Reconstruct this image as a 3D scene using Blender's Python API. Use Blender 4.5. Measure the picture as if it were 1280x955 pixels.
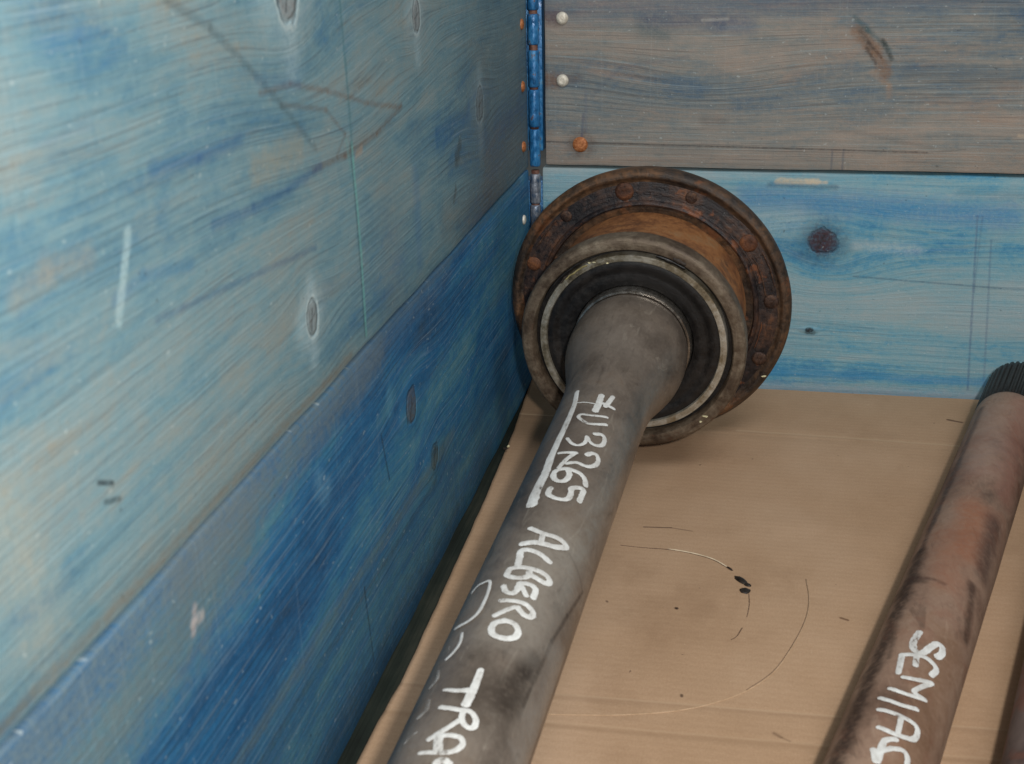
import bpy, bmesh, math, random
from mathutils import Vector, Matrix, noise as mnoise
scene = bpy.context.scene
for o in list(bpy.data.objects): bpy.data.objects.remove(o)
COL = scene.collection

# ------------------------------------------------------------------ camera, world, lights, exposure
cam_d = bpy.data.cameras.new("camera"); cam = bpy.data.objects.new("camera", cam_d); COL.objects.link(cam)
cam.location = (0.205603, -1.085168, 0.424102)
cam.rotation_euler = (1.202590, 0.0207752, 0.1974136)
cam_d.sensor_width = 36; cam_d.lens = 44.81; cam_d.clip_start = 0.02; cam_d.clip_end = 200
cam_d.dof.use_dof = True; cam_d.dof.focus_distance = 1.0; cam_d.dof.aperture_fstop = 20
scene.camera = cam
w = bpy.data.worlds.new("World"); scene.world = w; w.use_nodes = True
w.node_tree.nodes['Background'].inputs[0].default_value = (0.86, 0.95, 1.0, 1)
w.node_tree.nodes['Background'].inputs[1].default_value = 0.20

def area(name, loc, target, size, power, col):
    l = bpy.data.lights.new(name, 'AREA'); l.shape = 'RECTANGLE' if isinstance(size, tuple) else 'DISK'
    if isinstance(size, tuple): l.size, l.size_y = size
    else: l.size = size
    l.energy = power; l.color = col
    o = bpy.data.objects.new(name, l); COL.objects.link(o); o.location = loc
    o.rotation_euler = (Vector(target)-Vector(loc)).to_track_quat('-Z', 'Y').to_euler()
    return o
area('camera_flash', (0.272, -1.10, 0.478), (0.20, -0.15, 0.09), 0.028, 5.1, (1.0, 0.98, 0.94))
area('overhead_fill', (0.9, -1.5, 2.3), (0.1, -0.45, 0.15), (1.3, 0.9), 26, (0.95, 0.97, 1.0))  # added soft fill from above, not a known lamp
scene.view_settings.view_transform = 'Standard'; scene.view_settings.look = 'None'
scene.view_settings.exposure = -0.12; scene.view_settings.gamma = 1; scene.view_settings.use_curve_mapping = False
scene.render.engine = 'CYCLES'

# ------------------------------------------------------------------ small node language
def srgb(c):
    return tuple(((x/255)/12.92 if x/255 <= .04045 else ((x/255+.055)/1.055)**2.4) for x in c) + (1.0,)
class NT:
    def __init__(s, name):
        s.m = bpy.data.materials.new(name); s.m.use_nodes = True; s.t = s.m.node_tree
        s.b = s.t.nodes['Principled BSDF']; s.out = s.t.nodes['Material Output']
    def n(s, typ, **k):
        x = s.t.nodes.new(typ)
        for a, v in k.items(): setattr(x, a, v)
        return x
    def link(s, a, sock):
        if isinstance(a, X): s.t.links.new(a.o, sock)
        elif isinstance(a, (int, float)) and sock.type in ('RGBA', 'VECTOR'): sock.default_value = (a, a, a, 1)[:len(sock.default_value)]
        else: sock.default_value = a
    def math(s, op, *a, clamp=False):
        x = s.n('ShaderNodeMath', operation=op, use_clamp=clamp)
        for i, v in enumerate(a): s.link(v, x.inputs[i])
        return X(s, x.outputs[0])
    def pos(s):
        g = s.n('ShaderNodeNewGeometry'); p = s.n('ShaderNodeSeparateXYZ'); s.t.links.new(g.outputs['Position'], p.inputs[0])
        return [X(s, p.outputs[i]) for i in range(3)]
    def obj(s):
        g = s.n('ShaderNodeTexCoord'); p = s.n('ShaderNodeSeparateXYZ'); s.t.links.new(g.outputs['Object'], p.inputs[0])
        return [X(s, p.outputs[i]) for i in range(3)]
    def vec(s, a, b, c):
        x = s.n('ShaderNodeCombineXYZ')
        for i, v in enumerate((a, b, c)): s.link(v, x.inputs[i])
        return X(s, x.outputs[0])
    def noise(s, a, b, c, detail=3, rough=.55, scale=1.0, dist=0.0):
        x = s.n('ShaderNodeTexNoise'); x.inputs['Scale'].default_value = scale; x.inputs['Detail'].default_value = detail
        x.inputs['Roughness'].default_value = rough; x.inputs['Distortion'].default_value = dist
        s.link(s.vec(a, b, c), x.inputs['Vector']); return X(s, x.outputs[0])
    def ss(s, v, a, b, lo=0.0, hi=1.0):                 # smoothstep v from a..b to lo..hi
        x = s.n('ShaderNodeMapRange', interpolation_type='SMOOTHSTEP')
        for i, q in enumerate((v, a, b, lo, hi)): s.link(q, x.inputs[i])
        return X(s, x.outputs[0])
    def ramp(s, v, stops, interp='LINEAR'):
        x = s.n('ShaderNodeValToRGB'); x.color_ramp.interpolation = interp; e = x.color_ramp.elements
        while len(e) < len(stops): e.new(.5)
        for i, (p, c) in enumerate(stops): e[i].position = p; e[i].color = srgb(c)
        s.link(v, x.inputs[0]); return X(s, x.outputs[0])
    def mix(s, f, a, b, mode='MIX'):
        x = s.n('ShaderNodeMix', data_type='RGBA', blend_type=mode)
        ins = [i for i in x.inputs if i.enabled]
        s.link(f, ins[0])
        for q, i in ((a, ins[1]), (b, ins[2])):
            s.link(srgb(q) if isinstance(q, tuple) and len(q) == 3 else q, i)
        return X(s, [o for o in x.outputs if o.enabled][0])
    def bump(s, h, dist, strength=1.0, prev=None):
        x = s.n('ShaderNodeBump'); x.inputs['Strength'].default_value = strength; x.inputs['Distance'].default_value = dist
        s.link(h, x.inputs['Height'])
        if prev is not None: s.link(prev, x.inputs['Normal'])
        return X(s, x.outputs[0])
    def fin(s, col, rough=.6, metal=0.0, normal=None, spec=None):
        s.link(srgb(col) if isinstance(col, tuple) and len(col) == 3 else col, s.b.inputs['Base Color'])
        s.link(rough, s.b.inputs['Roughness']); s.link(metal, s.b.inputs['Metallic'])
        if normal is not None: s.link(normal, s.b.inputs['Normal'])
        if spec is not None: s.b.inputs['Specular IOR Level'].default_value = spec
        return s.m
class X:
    def __init__(s, t, o): s.t = t; s.o = o
    def __add__(a, b): return a.t.math('ADD', a, b)
    def __radd__(a, b): return a.t.math('ADD', b, a)
    def __sub__(a, b): return a.t.math('SUBTRACT', a, b)
    def __rsub__(a, b): return a.t.math('SUBTRACT', b, a)
    def __mul__(a, b): return a.t.math('MULTIPLY', a, b)
    def __rmul__(a, b): return a.t.math('MULTIPLY', b, a)
    def __truediv__(a, b): return a.t.math('DIVIDE', a, b)

# ------------------------------------------------------------------ painted, stained pine
def seg_mask(N, u, v, seg, jit):
    """soft mask of a scratch, stain, painted shade or highlight: capsule (u0,v0,u1,v1,width,soft)"""
    u0, v0, u1, v1, wd, soft = seg
    du, dv = u1-u0, v1-v0; L2 = du*du+dv*dv+1e-12
    pu, pv = u-u0, v-v0
    t = N.math('MULTIPLY', pu*du+pv*dv, 1/L2, clamp=True)
    ax, ay = pu-t*du, pv-t*dv
    d = N.math('SQRT', ax*ax+ay*ay) + jit*wd
    return N.ss(d, wd*(1-soft), wd*(1+soft), 1.0, 0.0)

def wood(name, axis, seed, stops, tan, tan_amt, knots=(), loops=(), marks=(), ringp=0.0042, contrast=1.0, late=(20, 50, 80),
         warp=.022, tilt=0.0, hue=None, stain_scale=(3.0, 14.0), bump=.0008, streak=.36, grad=None):
    N = NT(name); p = N.pos(); u = p[1] if axis == 'y' else p[0]; v = p[2]
    e1 = N.noise(u*2.2, v*7.0, seed, 1); e2 = N.noise(u*9, v*26, seed+3.3, 2)
    g = v + (e1-.5)*warp + (e2-.5)*(warp*.14) + u*tilt
    kd = []
    for (ku, kv, ru, rv, ccol, hcol, hs) in knots:
        a, b = (u-ku)/ru, (v-kv)/rv
        ang = N.noise(u*90, v*60, seed+ku, 3)
        d = N.math('SQRT', a*a+b*b) + (ang-.5)*.9
        a2, b2 = (u-ku)/(ru*4.5), (v-kv)/(rv*2.6)
        wgt = N.math('EXPONENT', (a2*a2+b2*b2)*-1.0)
        # fibres flow round the knot
        g = g - (v-kv)*wgt*.62
        kd.append((d, wgt, ccol, hcol, hs))
    for (lu, lv, ru, rv, amt) in loops:                  # cathedral figure
        a, b = (u-lu)/ru, (v-lv)/rv
        g = g + N.math('EXPONENT', (a*a+b*b)*-1.0)*amt
    ring = N.noise(u*1.2, g*(.45/ringp), seed+9, 2, .6)
    ring2 = N.math('SINE', g*(6.283/ringp) + (e2*9.0) + ring*5.0)*.5+.5
    fib = N.noise(u*10, g*880, seed+5, 4, .72)
    fib2 = N.noise(u*50, g*2000, seed+15, 2, .6)
    st = N.noise(u*stain_scale[0], g*stain_scale[1], seed+21, 5, .6, dist=.6)
    st2 = N.noise(u*24, v*40, seed+31, 5, .65, dist=.9)
    st3 = N.noise(u*9, g*150, seed+41, 5, .75)
    mott = N.noise(u*190, v*240, seed+91, 5, .8)
    s = st*.98 + st2*.42 + (ring-.5)*(.10*contrast) + (st3-.5)*streak + (fib-.5)*.26 + (mott-.5)*.30 - .22
    if grad: s = s + N.ss(u, grad[0], grad[1], grad[2], grad[3])
    col = N.ramp(s, stops)
    tm = N.ss(N.noise(u*7, g*30, seed+51, 5, .7, dist=.8)*.7+mott*.15+fib*.15, .53-.05*tan_amt, .70-.05*tan_amt)
    col = N.mix(tm*(.75*tan_amt), col, tan)
    # late-wood lines and open pores, fading in and out
    vis = N.ss(st2, .36, .66)*N.ss(st, .62, .40)
    lw = N.ss(ring2*.55+fib*.55, .58, .86)
    col = N.mix(lw*vis*(.42*contrast), col, late)
    col = N.mix(N.ss(fib, .52, .70)*.42*contrast, col, late)
    col = N.mix(N.ss(fib, .32, .46, 1, 0)*.30, col, (172, 186, 188))
    col = N.mix(N.ss(fib2, .25, .42, 1, 0)*.14, col, (168, 180, 182))
    h = ring2*.12 + fib*.8 + ring*.3 + mott*.5
    jit = N.noise(u*160, v*160, seed+61, 2)-.5
    jit2 = N.noise(u*420, v*420, seed+63, 2)
    for (d, wgt, ccol, hcol, hs) in kd:
        if hs > 0: 
            col = N.mix(N.ss(wgt, .35, 1.0)*hs*.55*N.ss(mott, .3, .6, .5, 1), col, hcol)
        col = N.mix(N.ss(d, .8, 1.15, 1, 0)*N.ss(jit2, .3, .7, .45, .85), col, ccol)
        rg = N.math('SINE', d*13.0)*.5+.5
        col = N.mix(N.ss(d, .95, 1.1, 1, 0)*rg*.18, col, (25, 22, 24))
        if hs > .4: col = N.mix(N.ss(N.math('ABSOLUTE', d-1.22), .02, .20, 1, 0)*hs*.8*N.ss(jit, -.25, .1), col, (192, 206, 204))
        rim = N.ss(N.math('ABSOLUTE', d-1.0), .03, .16, 1, 0)
        col = N.mix(rim*.5*N.ss(jit+.5, .4, .65, .1, 1), col, (40, 42, 46))
        h = h - rim*1.2 + N.ss(wgt, .5, 1.0)*2.0
    extra = []
    for (ku, kv, ru, rv, ccol, hcol, hs) in knots:      # raised, rubbed fibres above and below, and a check across the knot
        if hs > .4: extra += [((ku-.001, kv-rv*2.4, ku+.001, kv+rv*1.9, ru*.75, 1.0), (178, 200, 206), .42)]
        extra += [((ku-ru*.3, kv-rv*.6, ku+ru*.1, kv+rv*.5, .0008, .8), (34, 32, 34), .8), ((ku-ru*.5, kv-rv*.1, ku+ru*.6, kv+rv*.2, .0006, .8), (50, 44, 42), .6)]
    marks = [x for x in extra if x[2] < .5]+list(marks)+[x for x in extra if x[2] >= .5]
    jit13 = jit*1.3; wear = N.ss(jit2, .25, .65, .55, .95)*N.ss(mott, .25, .6, .55, 1)
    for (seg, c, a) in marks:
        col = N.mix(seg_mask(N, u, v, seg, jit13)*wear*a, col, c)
    # dust specks, pale nicks, fine vertical saw marks
    sp = N.noise(u*260, v*330, seed+71, 1)
    col = N.mix(N.ss(sp, .70, .80)*.35, col, (196, 206, 204))
    col = N.mix(N.ss(N.noise(u*190, v*240, seed+81, 2), .70, .80)*.45, col, (30, 38, 42))
    saw = N.noise(u*420, v*9, seed+85, 2)
    col = N.mix(N.ss(saw, .58, .78)*.07, col, (184, 196, 196))
    nb = N.bump(h, bump, .6)
    nb = N.bump(N.noise(u*700, v*700, seed, 2)+saw*.7, .0003, .5, nb)
    return N.fin(col, N.ss(fib, .2, .8, .52, .72), 0, nb, .35)

G = (118, 132, 134)
up_left = wood('stained_pine_pale_blue', 'y', 3.1,
    [(.22, (42, 92, 140)), (.33, (70, 118, 150)), (.43, (92, 132, 150)), (.54, (112, 146, 156)), (.65, (128, 150, 154)), (.80, (142, 146, 138))],
    (150, 144, 130), .45, warp=.008, tilt=0.0, stain_scale=(3.4, 13), contrast=1.15, late=(38, 66, 88), ringp=.0046,
    grad=(-.80, -.05, .02, -.01),  # paler near end: flash brightening put into the stain colour
    knots=[(-.549, .386, .012, .013, (118, 92, 78), (178, 200, 204), .75), (-.347, .357, .008, .0095, (112, 96, 90), (170, 190, 196), .65),
           (-.189, .282, .010, .012, (92, 100, 104), (158, 178, 186), .45), (-.551, .240, .0065, .0085, (96, 84, 74), (176, 196, 200), .8)],
    loops=[(-.47, .318, .12, .034, .018), (-.70, .36, .22, .05, .010), (-.36, .40, .20, .05, -.008)],
    marks=[((-0.599, 0.319, -0.55, 0.32, 0.0065, 0.75), (156, 146, 122), 0.5), ((-0.386, 0.312, -0.434, 0.305, 0.0017, 0.9), (98, 72, 54), 0.6), ((-0.434, 0.305, -0.488, 0.304, 0.0017, 0.9), (98, 72, 54), 0.6), ((-0.488, 0.304, -0.534, 0.306, 0.0017, 0.9), (98, 72, 54), 0.6), ((-0.389, 0.312, -0.447, 0.323, 0.0013, 0.9), (112, 88, 70), 0.5), ((-0.447, 0.323, -0.507, 0.338, 0.0013, 0.9), (112, 88, 70), 0.5), ((-0.507, 0.338, -0.555, 0.348, 0.0013, 0.9), (112, 88, 70), 0.5), ((-0.555, 0.348, -0.589, 0.349, 0.0013, 0.9), (112, 88, 70), 0.5), ((-0.567, 0.341, -0.511, 0.33, 0.0012, 0.9), (104, 84, 68), 0.45), ((-0.511, 0.33, -0.486, 0.314, 0.0012, 0.9), (104, 84, 68), 0.45), ((-0.486, 0.314, -0.5, 0.306, 0.0012, 0.9), (104, 84, 68), 0.45), ((-0.462, 0.302, -0.471, 0.301, 0.002, 0.9), (180, 150, 122), 0.6), ((-0.665, 0.392, -0.631, 0.379, 0.0017, 0.9), (70, 92, 100), 0.5), ((-0.631, 0.379, -0.597, 0.36, 0.0017, 0.9), (70, 92, 100), 0.5), ((-0.597, 0.36, -0.567, 0.341, 0.0017, 0.9), (70, 92, 100), 0.5), ((-0.567, 0.341, -0.528, 0.315, 0.0017, 0.9), (70, 92, 100), 0.5), ((-0.523, 0.306, -0.566, 0.304, 0.002, 0.95), (40, 84, 130), 0.6), ((-0.566, 0.304, -0.606, 0.305, 0.002, 0.95), (40, 84, 130), 0.6), ((-0.606, 0.305, -0.645, 0.308, 0.002, 0.95), (40, 84, 130), 0.6), ((-0.613, 0.335, -0.651, 0.335, 0.0024, 0.95), (42, 90, 138), 0.5), ((-0.651, 0.335, -0.689, 0.339, 0.0024, 0.95), (42, 90, 138), 0.5), ((-0.543, 0.346, -0.592, 0.355, 0.0022, 0.95), (50, 100, 140), 0.35), ((-0.539, 0.271, -0.699, 0.288, 0.0013, 0.95), (46, 86, 124), 0.5), ((-0.667, 0.299, -0.704, 0.305, 0.0022, 0.95), (50, 110, 150), 0.5), ((-0.704, 0.305, -0.724, 0.303, 0.0022, 0.95), (50, 110, 150), 0.5), ((-0.778, 0.32, -0.76, 0.323, 0.004, 0.98), (156, 146, 128), 0.4), ((-0.76, 0.323, -0.737, 0.321, 0.004, 0.98), (156, 146, 128), 0.4), ((-.710, .322, -.724, .296, .0022, .7), (190, 214, 214), .55), ((-.485, .311, -.478, .283, .0014, .8), (96, 160, 160), .5),
           ((-.477, .308, -.474, .206, .0013, .6), (112, 176, 170), .95), ((-.4795, .308, -.4765, .206, .0012, .8), (52, 92, 100), .7), ((-.482, .39, -.477, .308, .0013, .8), (66, 116, 124), .7),
           
           
           ((-.253, .264, -.262, .258, .0055, .6), (62, 72, 72), .8), ((-.268, .239, -.274, .232, .0026, .7), (56, 62, 62), .7),
           
           
           ((-.75, .250, -.742, .246, .0009, .6), (30, 40, 46), .9), ((-.748, .242, -.739, .239, .0009, .6), (30, 40, 46), .8),
           ((-.16, .26, -.01, .27, .075, 1.0), (90, 96, 98), .7), ((-.16, .225, -.01, .22, .025, .9), (104, 92, 82), .45), ((-.30, .225, -.12, .204, .012, .9), (112, 104, 94), .4),  # grey-brown corner dirt with some corner shade painted in
           ((-.365, .27, -.365, .215, .006, 1.0), (72, 118, 160), .45), ((-.42, .262, -.42, .21, .02, 1.0), (134, 138, 134), .35),
           ((-.83, .205, -.50, .2035, .0022, .9), (126, 110, 88), .55), ((-.80, .26, -.79, .22, .012, 1.0), (176, 168, 146), .35)])
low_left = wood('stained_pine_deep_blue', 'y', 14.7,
    [(.20, (24, 66, 98)), (.32, (26, 86, 130)), (.46, (38, 108, 154)), (.58, (62, 126, 156)), (.68, (90, 140, 156)), (.80, (114, 140, 144))],
    (92, 112, 118), .5, warp=.009, stain_scale=(2.6, 16), contrast=1.1, late=(12, 34, 58), ringp=.0040,
    knots=[(-.397, .133, .010, .011, (96, 92, 92), (64, 124, 160), .4), (-.352, .081, .009, .009, (66, 84, 84), (60, 110, 140), .35)],
    marks=[((-.92, .168, -.66, .184, .030, .6), (104, 122, 128), .92), ((-.70, .190, -.46, .195, .016, .7), (104, 118, 124), .9), ((-.46, .197, -.05, .197, .003, .9), (70, 96, 112), .8), ((-.50, .190, -.30, .194, .010, .9), (88, 108, 124), .5),
           ((-.697, .172, -.70, .164, .0022, .8), (208, 190, 184), .7), ((-.700, .168, -.692, .166, .0022, .8), (208, 196, 190), .6),
           ((-.56, .160, -.55, .150, .006, .9), (110, 160, 186), .45), ((-.44, .158, -.44, .150, .006, .9), (104, 160, 184), .45),
           ((-.46, .142, -.45, .110, .0010, .7), (20, 32, 44), .8), ((-.80, .09, -.30, .075, .004, .8), (110, 124, 120), .5), ((-.85, .06, -.15, .035, .028, 1.0), (58, 92, 104), .5), ((-.12, .17, -.01, .12, .03, 1.0), (40, 84, 98), .5),
           ((-.80, .075, -.35, .062, .0022, .8), (50, 60, 60), .4),
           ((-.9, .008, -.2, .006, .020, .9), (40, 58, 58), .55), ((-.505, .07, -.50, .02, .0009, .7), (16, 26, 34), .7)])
up_back = wood('weathered_grey_pine', 'x', 27.2,
    [(.18, (58, 84, 116)), (.32, (88, 108, 124)), (.43, (116, 124, 126)), (.54, (138, 136, 130)), (.65, (152, 142, 132)), (.80, (168, 150, 136))],
    (158, 136, 120), .85, warp=.006, stain_scale=(2.6, 17), contrast=1.0, late=(50, 60, 70), ringp=.0055, streak=.40,
    
    loops=[(.15, .27, .09, .03, .014)],
    marks=[((0.268, 0.313, 0.282, 0.299, 0.0052, 0.5), (128, 98, 76), 0.8), ((0.282, 0.299, 0.293, 0.28, 0.0052, 0.5), (128, 98, 76), 0.8), ((0.265, 0.324, 0.276, 0.314, 0.002, 0.9), (44, 84, 92), 0.65), ((0.276, 0.314, 0.294, 0.299, 0.002, 0.9), (44, 84, 92), 0.65), ((0.282, 0.281, 0.296, 0.27, 0.0022, 0.9), (156, 132, 112), 0.6), ((0.296, 0.27, 0.297, 0.262, 0.0022, 0.9), (156, 132, 112), 0.6), ((0.049, 0.264, 0.049, 0.23, 0.0012, 0.9), (62, 84, 116), 0.35), ((0.054, 0.26, 0.078, 0.284, 0.0016, 0.95), (84, 96, 112), 0.3), ((0.078, 0.284, 0.134, 0.293, 0.0016, 0.95), (84, 96, 112), 0.3), ((0.017, 0.324, 0.025, 0.324, 0.0055, 0.8), (112, 74, 50), 0.75), ((0.016, 0.273, 0.025, 0.273, 0.0058, 0.8), (120, 78, 50), 0.75), ((0.031, 0.273, 0.042, 0.275, 0.0035, 0.9), (104, 72, 52), 0.5), ((0.044, 0.219, 0.045, 0.219, 0.0105, 0.6), (84, 58, 44), 0.6), ((0.094, 0.316, 0.114, 0.31, 0.005, 1.0), (60, 92, 100), 0.5), ((0.159, 0.319, 0.182, 0.318, 0.006, 1.0), (58, 86, 120), 0.5), ((0.149, 0.241, 0.165, 0.24, 0.0035, 0.95), (74, 74, 76), 0.4), ((0.253, 0.236, 0.334, 0.221, 0.002, 1.0), (90, 88, 86), 0.3),  ((.047, .245, .044, .213, .0011, .8), (62, 80, 110), .55),
           
           ((.276, .300, .284, .288, .0012, .8), (54, 50, 48), .7), ((.288, .306, .296, .292, .0016, .8), (44, 52, 50), .8), ((.277, .305, .288, .293, .0010, .8), (84, 60, 46), .8), ((.270, .314, .280, .300, .0018, .9), (62, 66, 66), .6), ((.31, .28, .50, .272, .006, 1.0), (86, 90, 94), .4), ((.255, .218, .255, .199, .0009, .8), (70, 84, 104), .5), ((.264, .218, .264, .199, .0009, .8), (70, 84, 104), .5),
           ((.015, .221, .33, .217, .0007, .7), (60, 56, 54), .75), ((.33, .217, .36, .220, .0007, .7), (90, 84, 80), .4),
           ((.0, .33, .6, .35, .010, 1.0), (52, 78, 112), .45), ((.42, .225, .40, .232, .0016, .8), (196, 176, 150), .6),
           ((.10, .322, .16, .320, .006, 1.0), (46, 72, 104), .5), ((.43, .207, .60, .205, .003, .8), (176, 160, 142), .45),
           ((.145, .322, .165, .323, .0013, .8), (190, 186, 176), .5)])
low_back = wood('stained_pine_turquoise', 'x', 41.9,
    [(.24, (58, 128, 170)), (.33, (88, 152, 180)), (.41, (120, 166, 180)), (.53, (142, 172, 180)), (.66, (156, 174, 178)), (.82, (166, 174, 174))],
    (150, 164, 160), .5, warp=.008, stain_scale=(1.8, 18), contrast=.8, late=(56, 110, 140), ringp=.0050, streak=.42,
    knots=[(.252, .140, .0125, .0105, (62, 30, 30), (46, 88, 116), .35), (.246, .060, .003, .002, (40, 54, 60), (60, 120, 150), .3)],
    loops=[(.262, .105, .055, .022, .014)],
    marks=[((.252, .140, .2525, .140, .0175, .5), (44, 78, 104), .75), ((.252, .140, .2522, .140, .0100, .35), (66, 32, 32), .9), ((.212, .191, .244, .191, .0026, .5), (206, 190, 162), .95), ((.205, .1875, .26, .1865, .002, .9), (60, 84, 98), .6), ((.236, .1905, .252, .1905, .0012, .7), (214, 196, 168), .8),
           ((.19, .176, .40, .165, .010, .9), (40, 124, 184), .65), ((.17, .150, .225, .158, .012, 1.0), (176, 196, 200), .5),
           ((.28, .138, .33, .135, .004, 1.0), (190, 202, 204), .5), ((.375, .165, .383, .012, .0009, .7), (70, 92, 130), .55),
           ((.388, .145, .396, .012, .0009, .7), (70, 92, 130), .4), ((.379, .165, .379, .10, .0008, .7), (80, 104, 130), .35),
           ((.0, .004, .6, .004, .006, .8), (158, 168, 184), .6), ((.0, .020, .6, .018, .0035, .8), (46, 132, 184), .6),
           ((.244, .0585, .249, .058, .0022, .6), (34, 44, 50), .85), ((.36, .185, .60, .178, .004, .9), (60, 122, 150), .4),
           ((.28, .110, .40, .104, .0008, .7), (60, 96, 120), .6), ((.40, .104, .50, .103, .0008, .7), (60, 96, 120), .45),
           ((.205, .070, .30, .064, .0008, .7), (70, 110, 130), .4)])
def plain_wood(name, cols, seed, ax='y'):
    N = NT(name); p = N.pos(); u, v = (p[1], p[0]) if ax == 'y' else (p[0], p[1])
    g = N.noise(u*4, v*160, p[2]*30+seed, 4, .6)
    b = N.noise(u*14, v*30, seed, 4, .6)
    col = N.ramp(g*.5+b*.5, [(.3, cols[0]), (.5, cols[1]), (.7, cols[2])])
    nb = N.bump(g+b, .002, .8)
    return N.fin(col, .85, 0, nb, .2)
moss_wood = plain_wood('mossy_pallet_board', [(18, 22, 19), (36, 42, 36), (62, 62, 52)], 3)
conc = NT('concrete'); q = conc.pos(); nn = conc.noise(q[0]*3, q[1]*3, 1, 8, .6)
conc_m = conc.fin(conc.ramp(nn, [(.3, (92, 90, 86)), (.7, (140, 138, 132))]), .9, 0, conc.bump(nn, .01, .5))

# ------------------------------------------------------------------ cardboard
def cardboard():
    N = NT('brown_cardboard'); x, y, z = N.pos()
    a = N.noise(x*7, y*5, 1, 4, .55); f = N.noise(x*900, y*420, 2, 3, .7); f2 = N.noise(x*150, y*900, 4, 2)
    col = N.ramp(a*.6+f*.28+f2*.12, [(.36, (166, 134, 104)), (.5, (180, 148, 118)), (.64, (192, 161, 132))])
    flute = N.math('SINE', y*(6.283/.0062))*.5+.5
    col = N.mix(flute*.06, col, (120, 92, 68))
    # rubbed, greasy patches
    gr = N.ss(N.noise(x*9, y*7, 11, 6, .7), .52, .74)
    col = N.mix(gr*.30, col, (128, 98, 72))
    sp = N.ss(N.noise(x*210, y*170, 7, 1), .79, .83)
    col = N.mix(sp*.6, col, (70, 52, 40))
    sp2 = N.ss(N.noise(x*420, y*380, 17, 1), .76, .80)
    col = N.mix(sp2*.35, col, (206, 182, 150))
    jit = N.noise(x*90, y*90, 5, 3)-.5
    segs = [((.19, -.10, .60, -.112, .0014, .8), (196, 168, 136), .5), ((.0, -.0905, .10, -.0945, .0010, .8), (206, 178, 146), .7),
            ((.0, -.0925, .10, -.0965, .0016, .9), (150, 118, 90), .35),
            ((.0, -.4935, .60, -.474, .0009, .8), (196, 168, 138), .4), ((.0, -.4955, .60, -.476, .0022, .9), (152, 122, 96), .25),
            ((.0, -.520, .60, -.500, .0009, .8), (190, 162, 132), .3), ((.0, -.5225, .60, -.503, .0020, .9), (146, 116, 88), .3),
            ((.131, -.283, .150, -.281, .0007, .8), (70, 52, 42), .8), ((.150, -.281, .165, -.284, .0005, .8), (90, 70, 54), .6),
            ((.223, -.506, .2265, -.509, .0011, .9), (110, 86, 66), .6), ((.2265, -.509, .231, -.5115, .0007, .9), (120, 96, 74), .5), ((.262, -.384, .266, -.386, .0009, .7), (100, 72, 52), .8),
            ((.362, -.052, .372, -.056, .0014, .8), (86, 64, 50), .85), ((.162, -.388, .1622, -.3885, .0011, .5), (46, 34, 28), .95),
            ((.172, -.4795, .1722, -.481, .0008, .6), (70, 52, 42), .8), ((.118, -.386, .1185, -.387, .0008, .6), (84, 64, 50), .7)]
    h = f*.5+f2*.4
    for s_, c, k in segs:
        m = seg_mask(N, x, y, s_, jit); col = N.mix(m*k, col, c)
    nb = N.bump(h, .0003, .6); nb = N.bump(a, .004, .35, nb)
    return N.fin(col, .86, 0, nb, .2)
card_m = cardboard()
def flat_mat(name, c, rough=.8, metal=0.0, amp=18, sc=220, bump=.0003):
    N = NT(name); x, y, z = N.pos(); n = N.noise(x*sc, y*sc, z*sc, 4, .6)
    c0 = tuple(max(0, q-amp) for q in c); c1 = tuple(min(255, q+amp) for q in c)
    return N.fin(N.ramp(n, [(.3, c0), (.7, c1)]), rough, metal, N.bump(n, bump, .6))
card_edge = flat_mat('cardboard_crease', (184, 154, 122)); card_dark = flat_mat('cardboard_scuff', (104, 80, 60))
ridge_lit_m = flat_mat('cardboard_lit_ridge', (214, 194, 164)); oil_m = flat_mat('dried_grease', (34, 26, 20), .45)

# ------------------------------------------------------------------ metals; axial coordinates: s along the shaft, r radius, a angle
def axial(N, C, D, U, V):
    p = N.pos(); q = [p[i]-C[i] for i in range(3)]
    dot = lambda w_: q[0]*w_[0]+q[1]*w_[1]+q[2]*w_[2]
    s, a, b = dot(D), dot(U), dot(V)
    return s, N.math('SQRT', a*a+b*b), N.math('ARCTAN2', b, a), p
def steel_shaft(name, C, D, U, V, base, brown, marks=(), rust=.0, seed=1.0, rough=(.42, .62), metal=.35, R=.029, paint=None):
    N = NT(name); s, r, a, p = axial(N, C, D, U, V); x, y, z = p
    n1 = N.noise(x*14, y*9, z*14+seed, 4, .6, dist=.6); n2 = N.noise(x*60, y*45, z*60+seed, 4, .65, dist=.8); n3 = N.noise(x*500, y*300, z*500, 3, .6)
    n4 = N.noise(x*130, y*26, z*130+seed, 4, .6, dist=1.0)
    col = N.ramp(n1*.68+n2*.22+n3*.10, [(.34, base[0]), (.48, base[1]), (.58, base[2]), (.70, base[3])])
    col = N.mix(N.ss(n2*.5+n1*.5, .50, .66)*.65, col, brown)
    col = N.mix(N.ss(n4, .58, .74)*.45, col, base[0])
    col = N.mix(N.ss(n4, .28, .40, 1, 0)*.30, col, base[3])
    jit = N.noise(x*70, y*70, z*70, 3)-.5; jf = N.noise(x*300, y*300, z*300, 3)
    for seg, c, k in marks:
        sg = (seg[0], seg[1]*R, seg[2], seg[3]*R, seg[4], seg[5])
        m = seg_mask(N, s, a*R, sg, jit*1.6)
        col = N.mix(m*k*N.ss(jf, .25, .6, .6, 1), col, c)
    if rust > 0:
        rm = N.ss(N.noise(x*34, y*22, z*34+seed, 5, .65, dist=.7), .50, .64)
        col = N.mix(rm*rust, col, (132, 78, 56))
    nb = N.bump(n3*.6+n2, .0006, .5)
    return N.fin(col, N.ss(n2, .3, .7, rough[0], rough[1]), metal, nb, .4)

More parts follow.
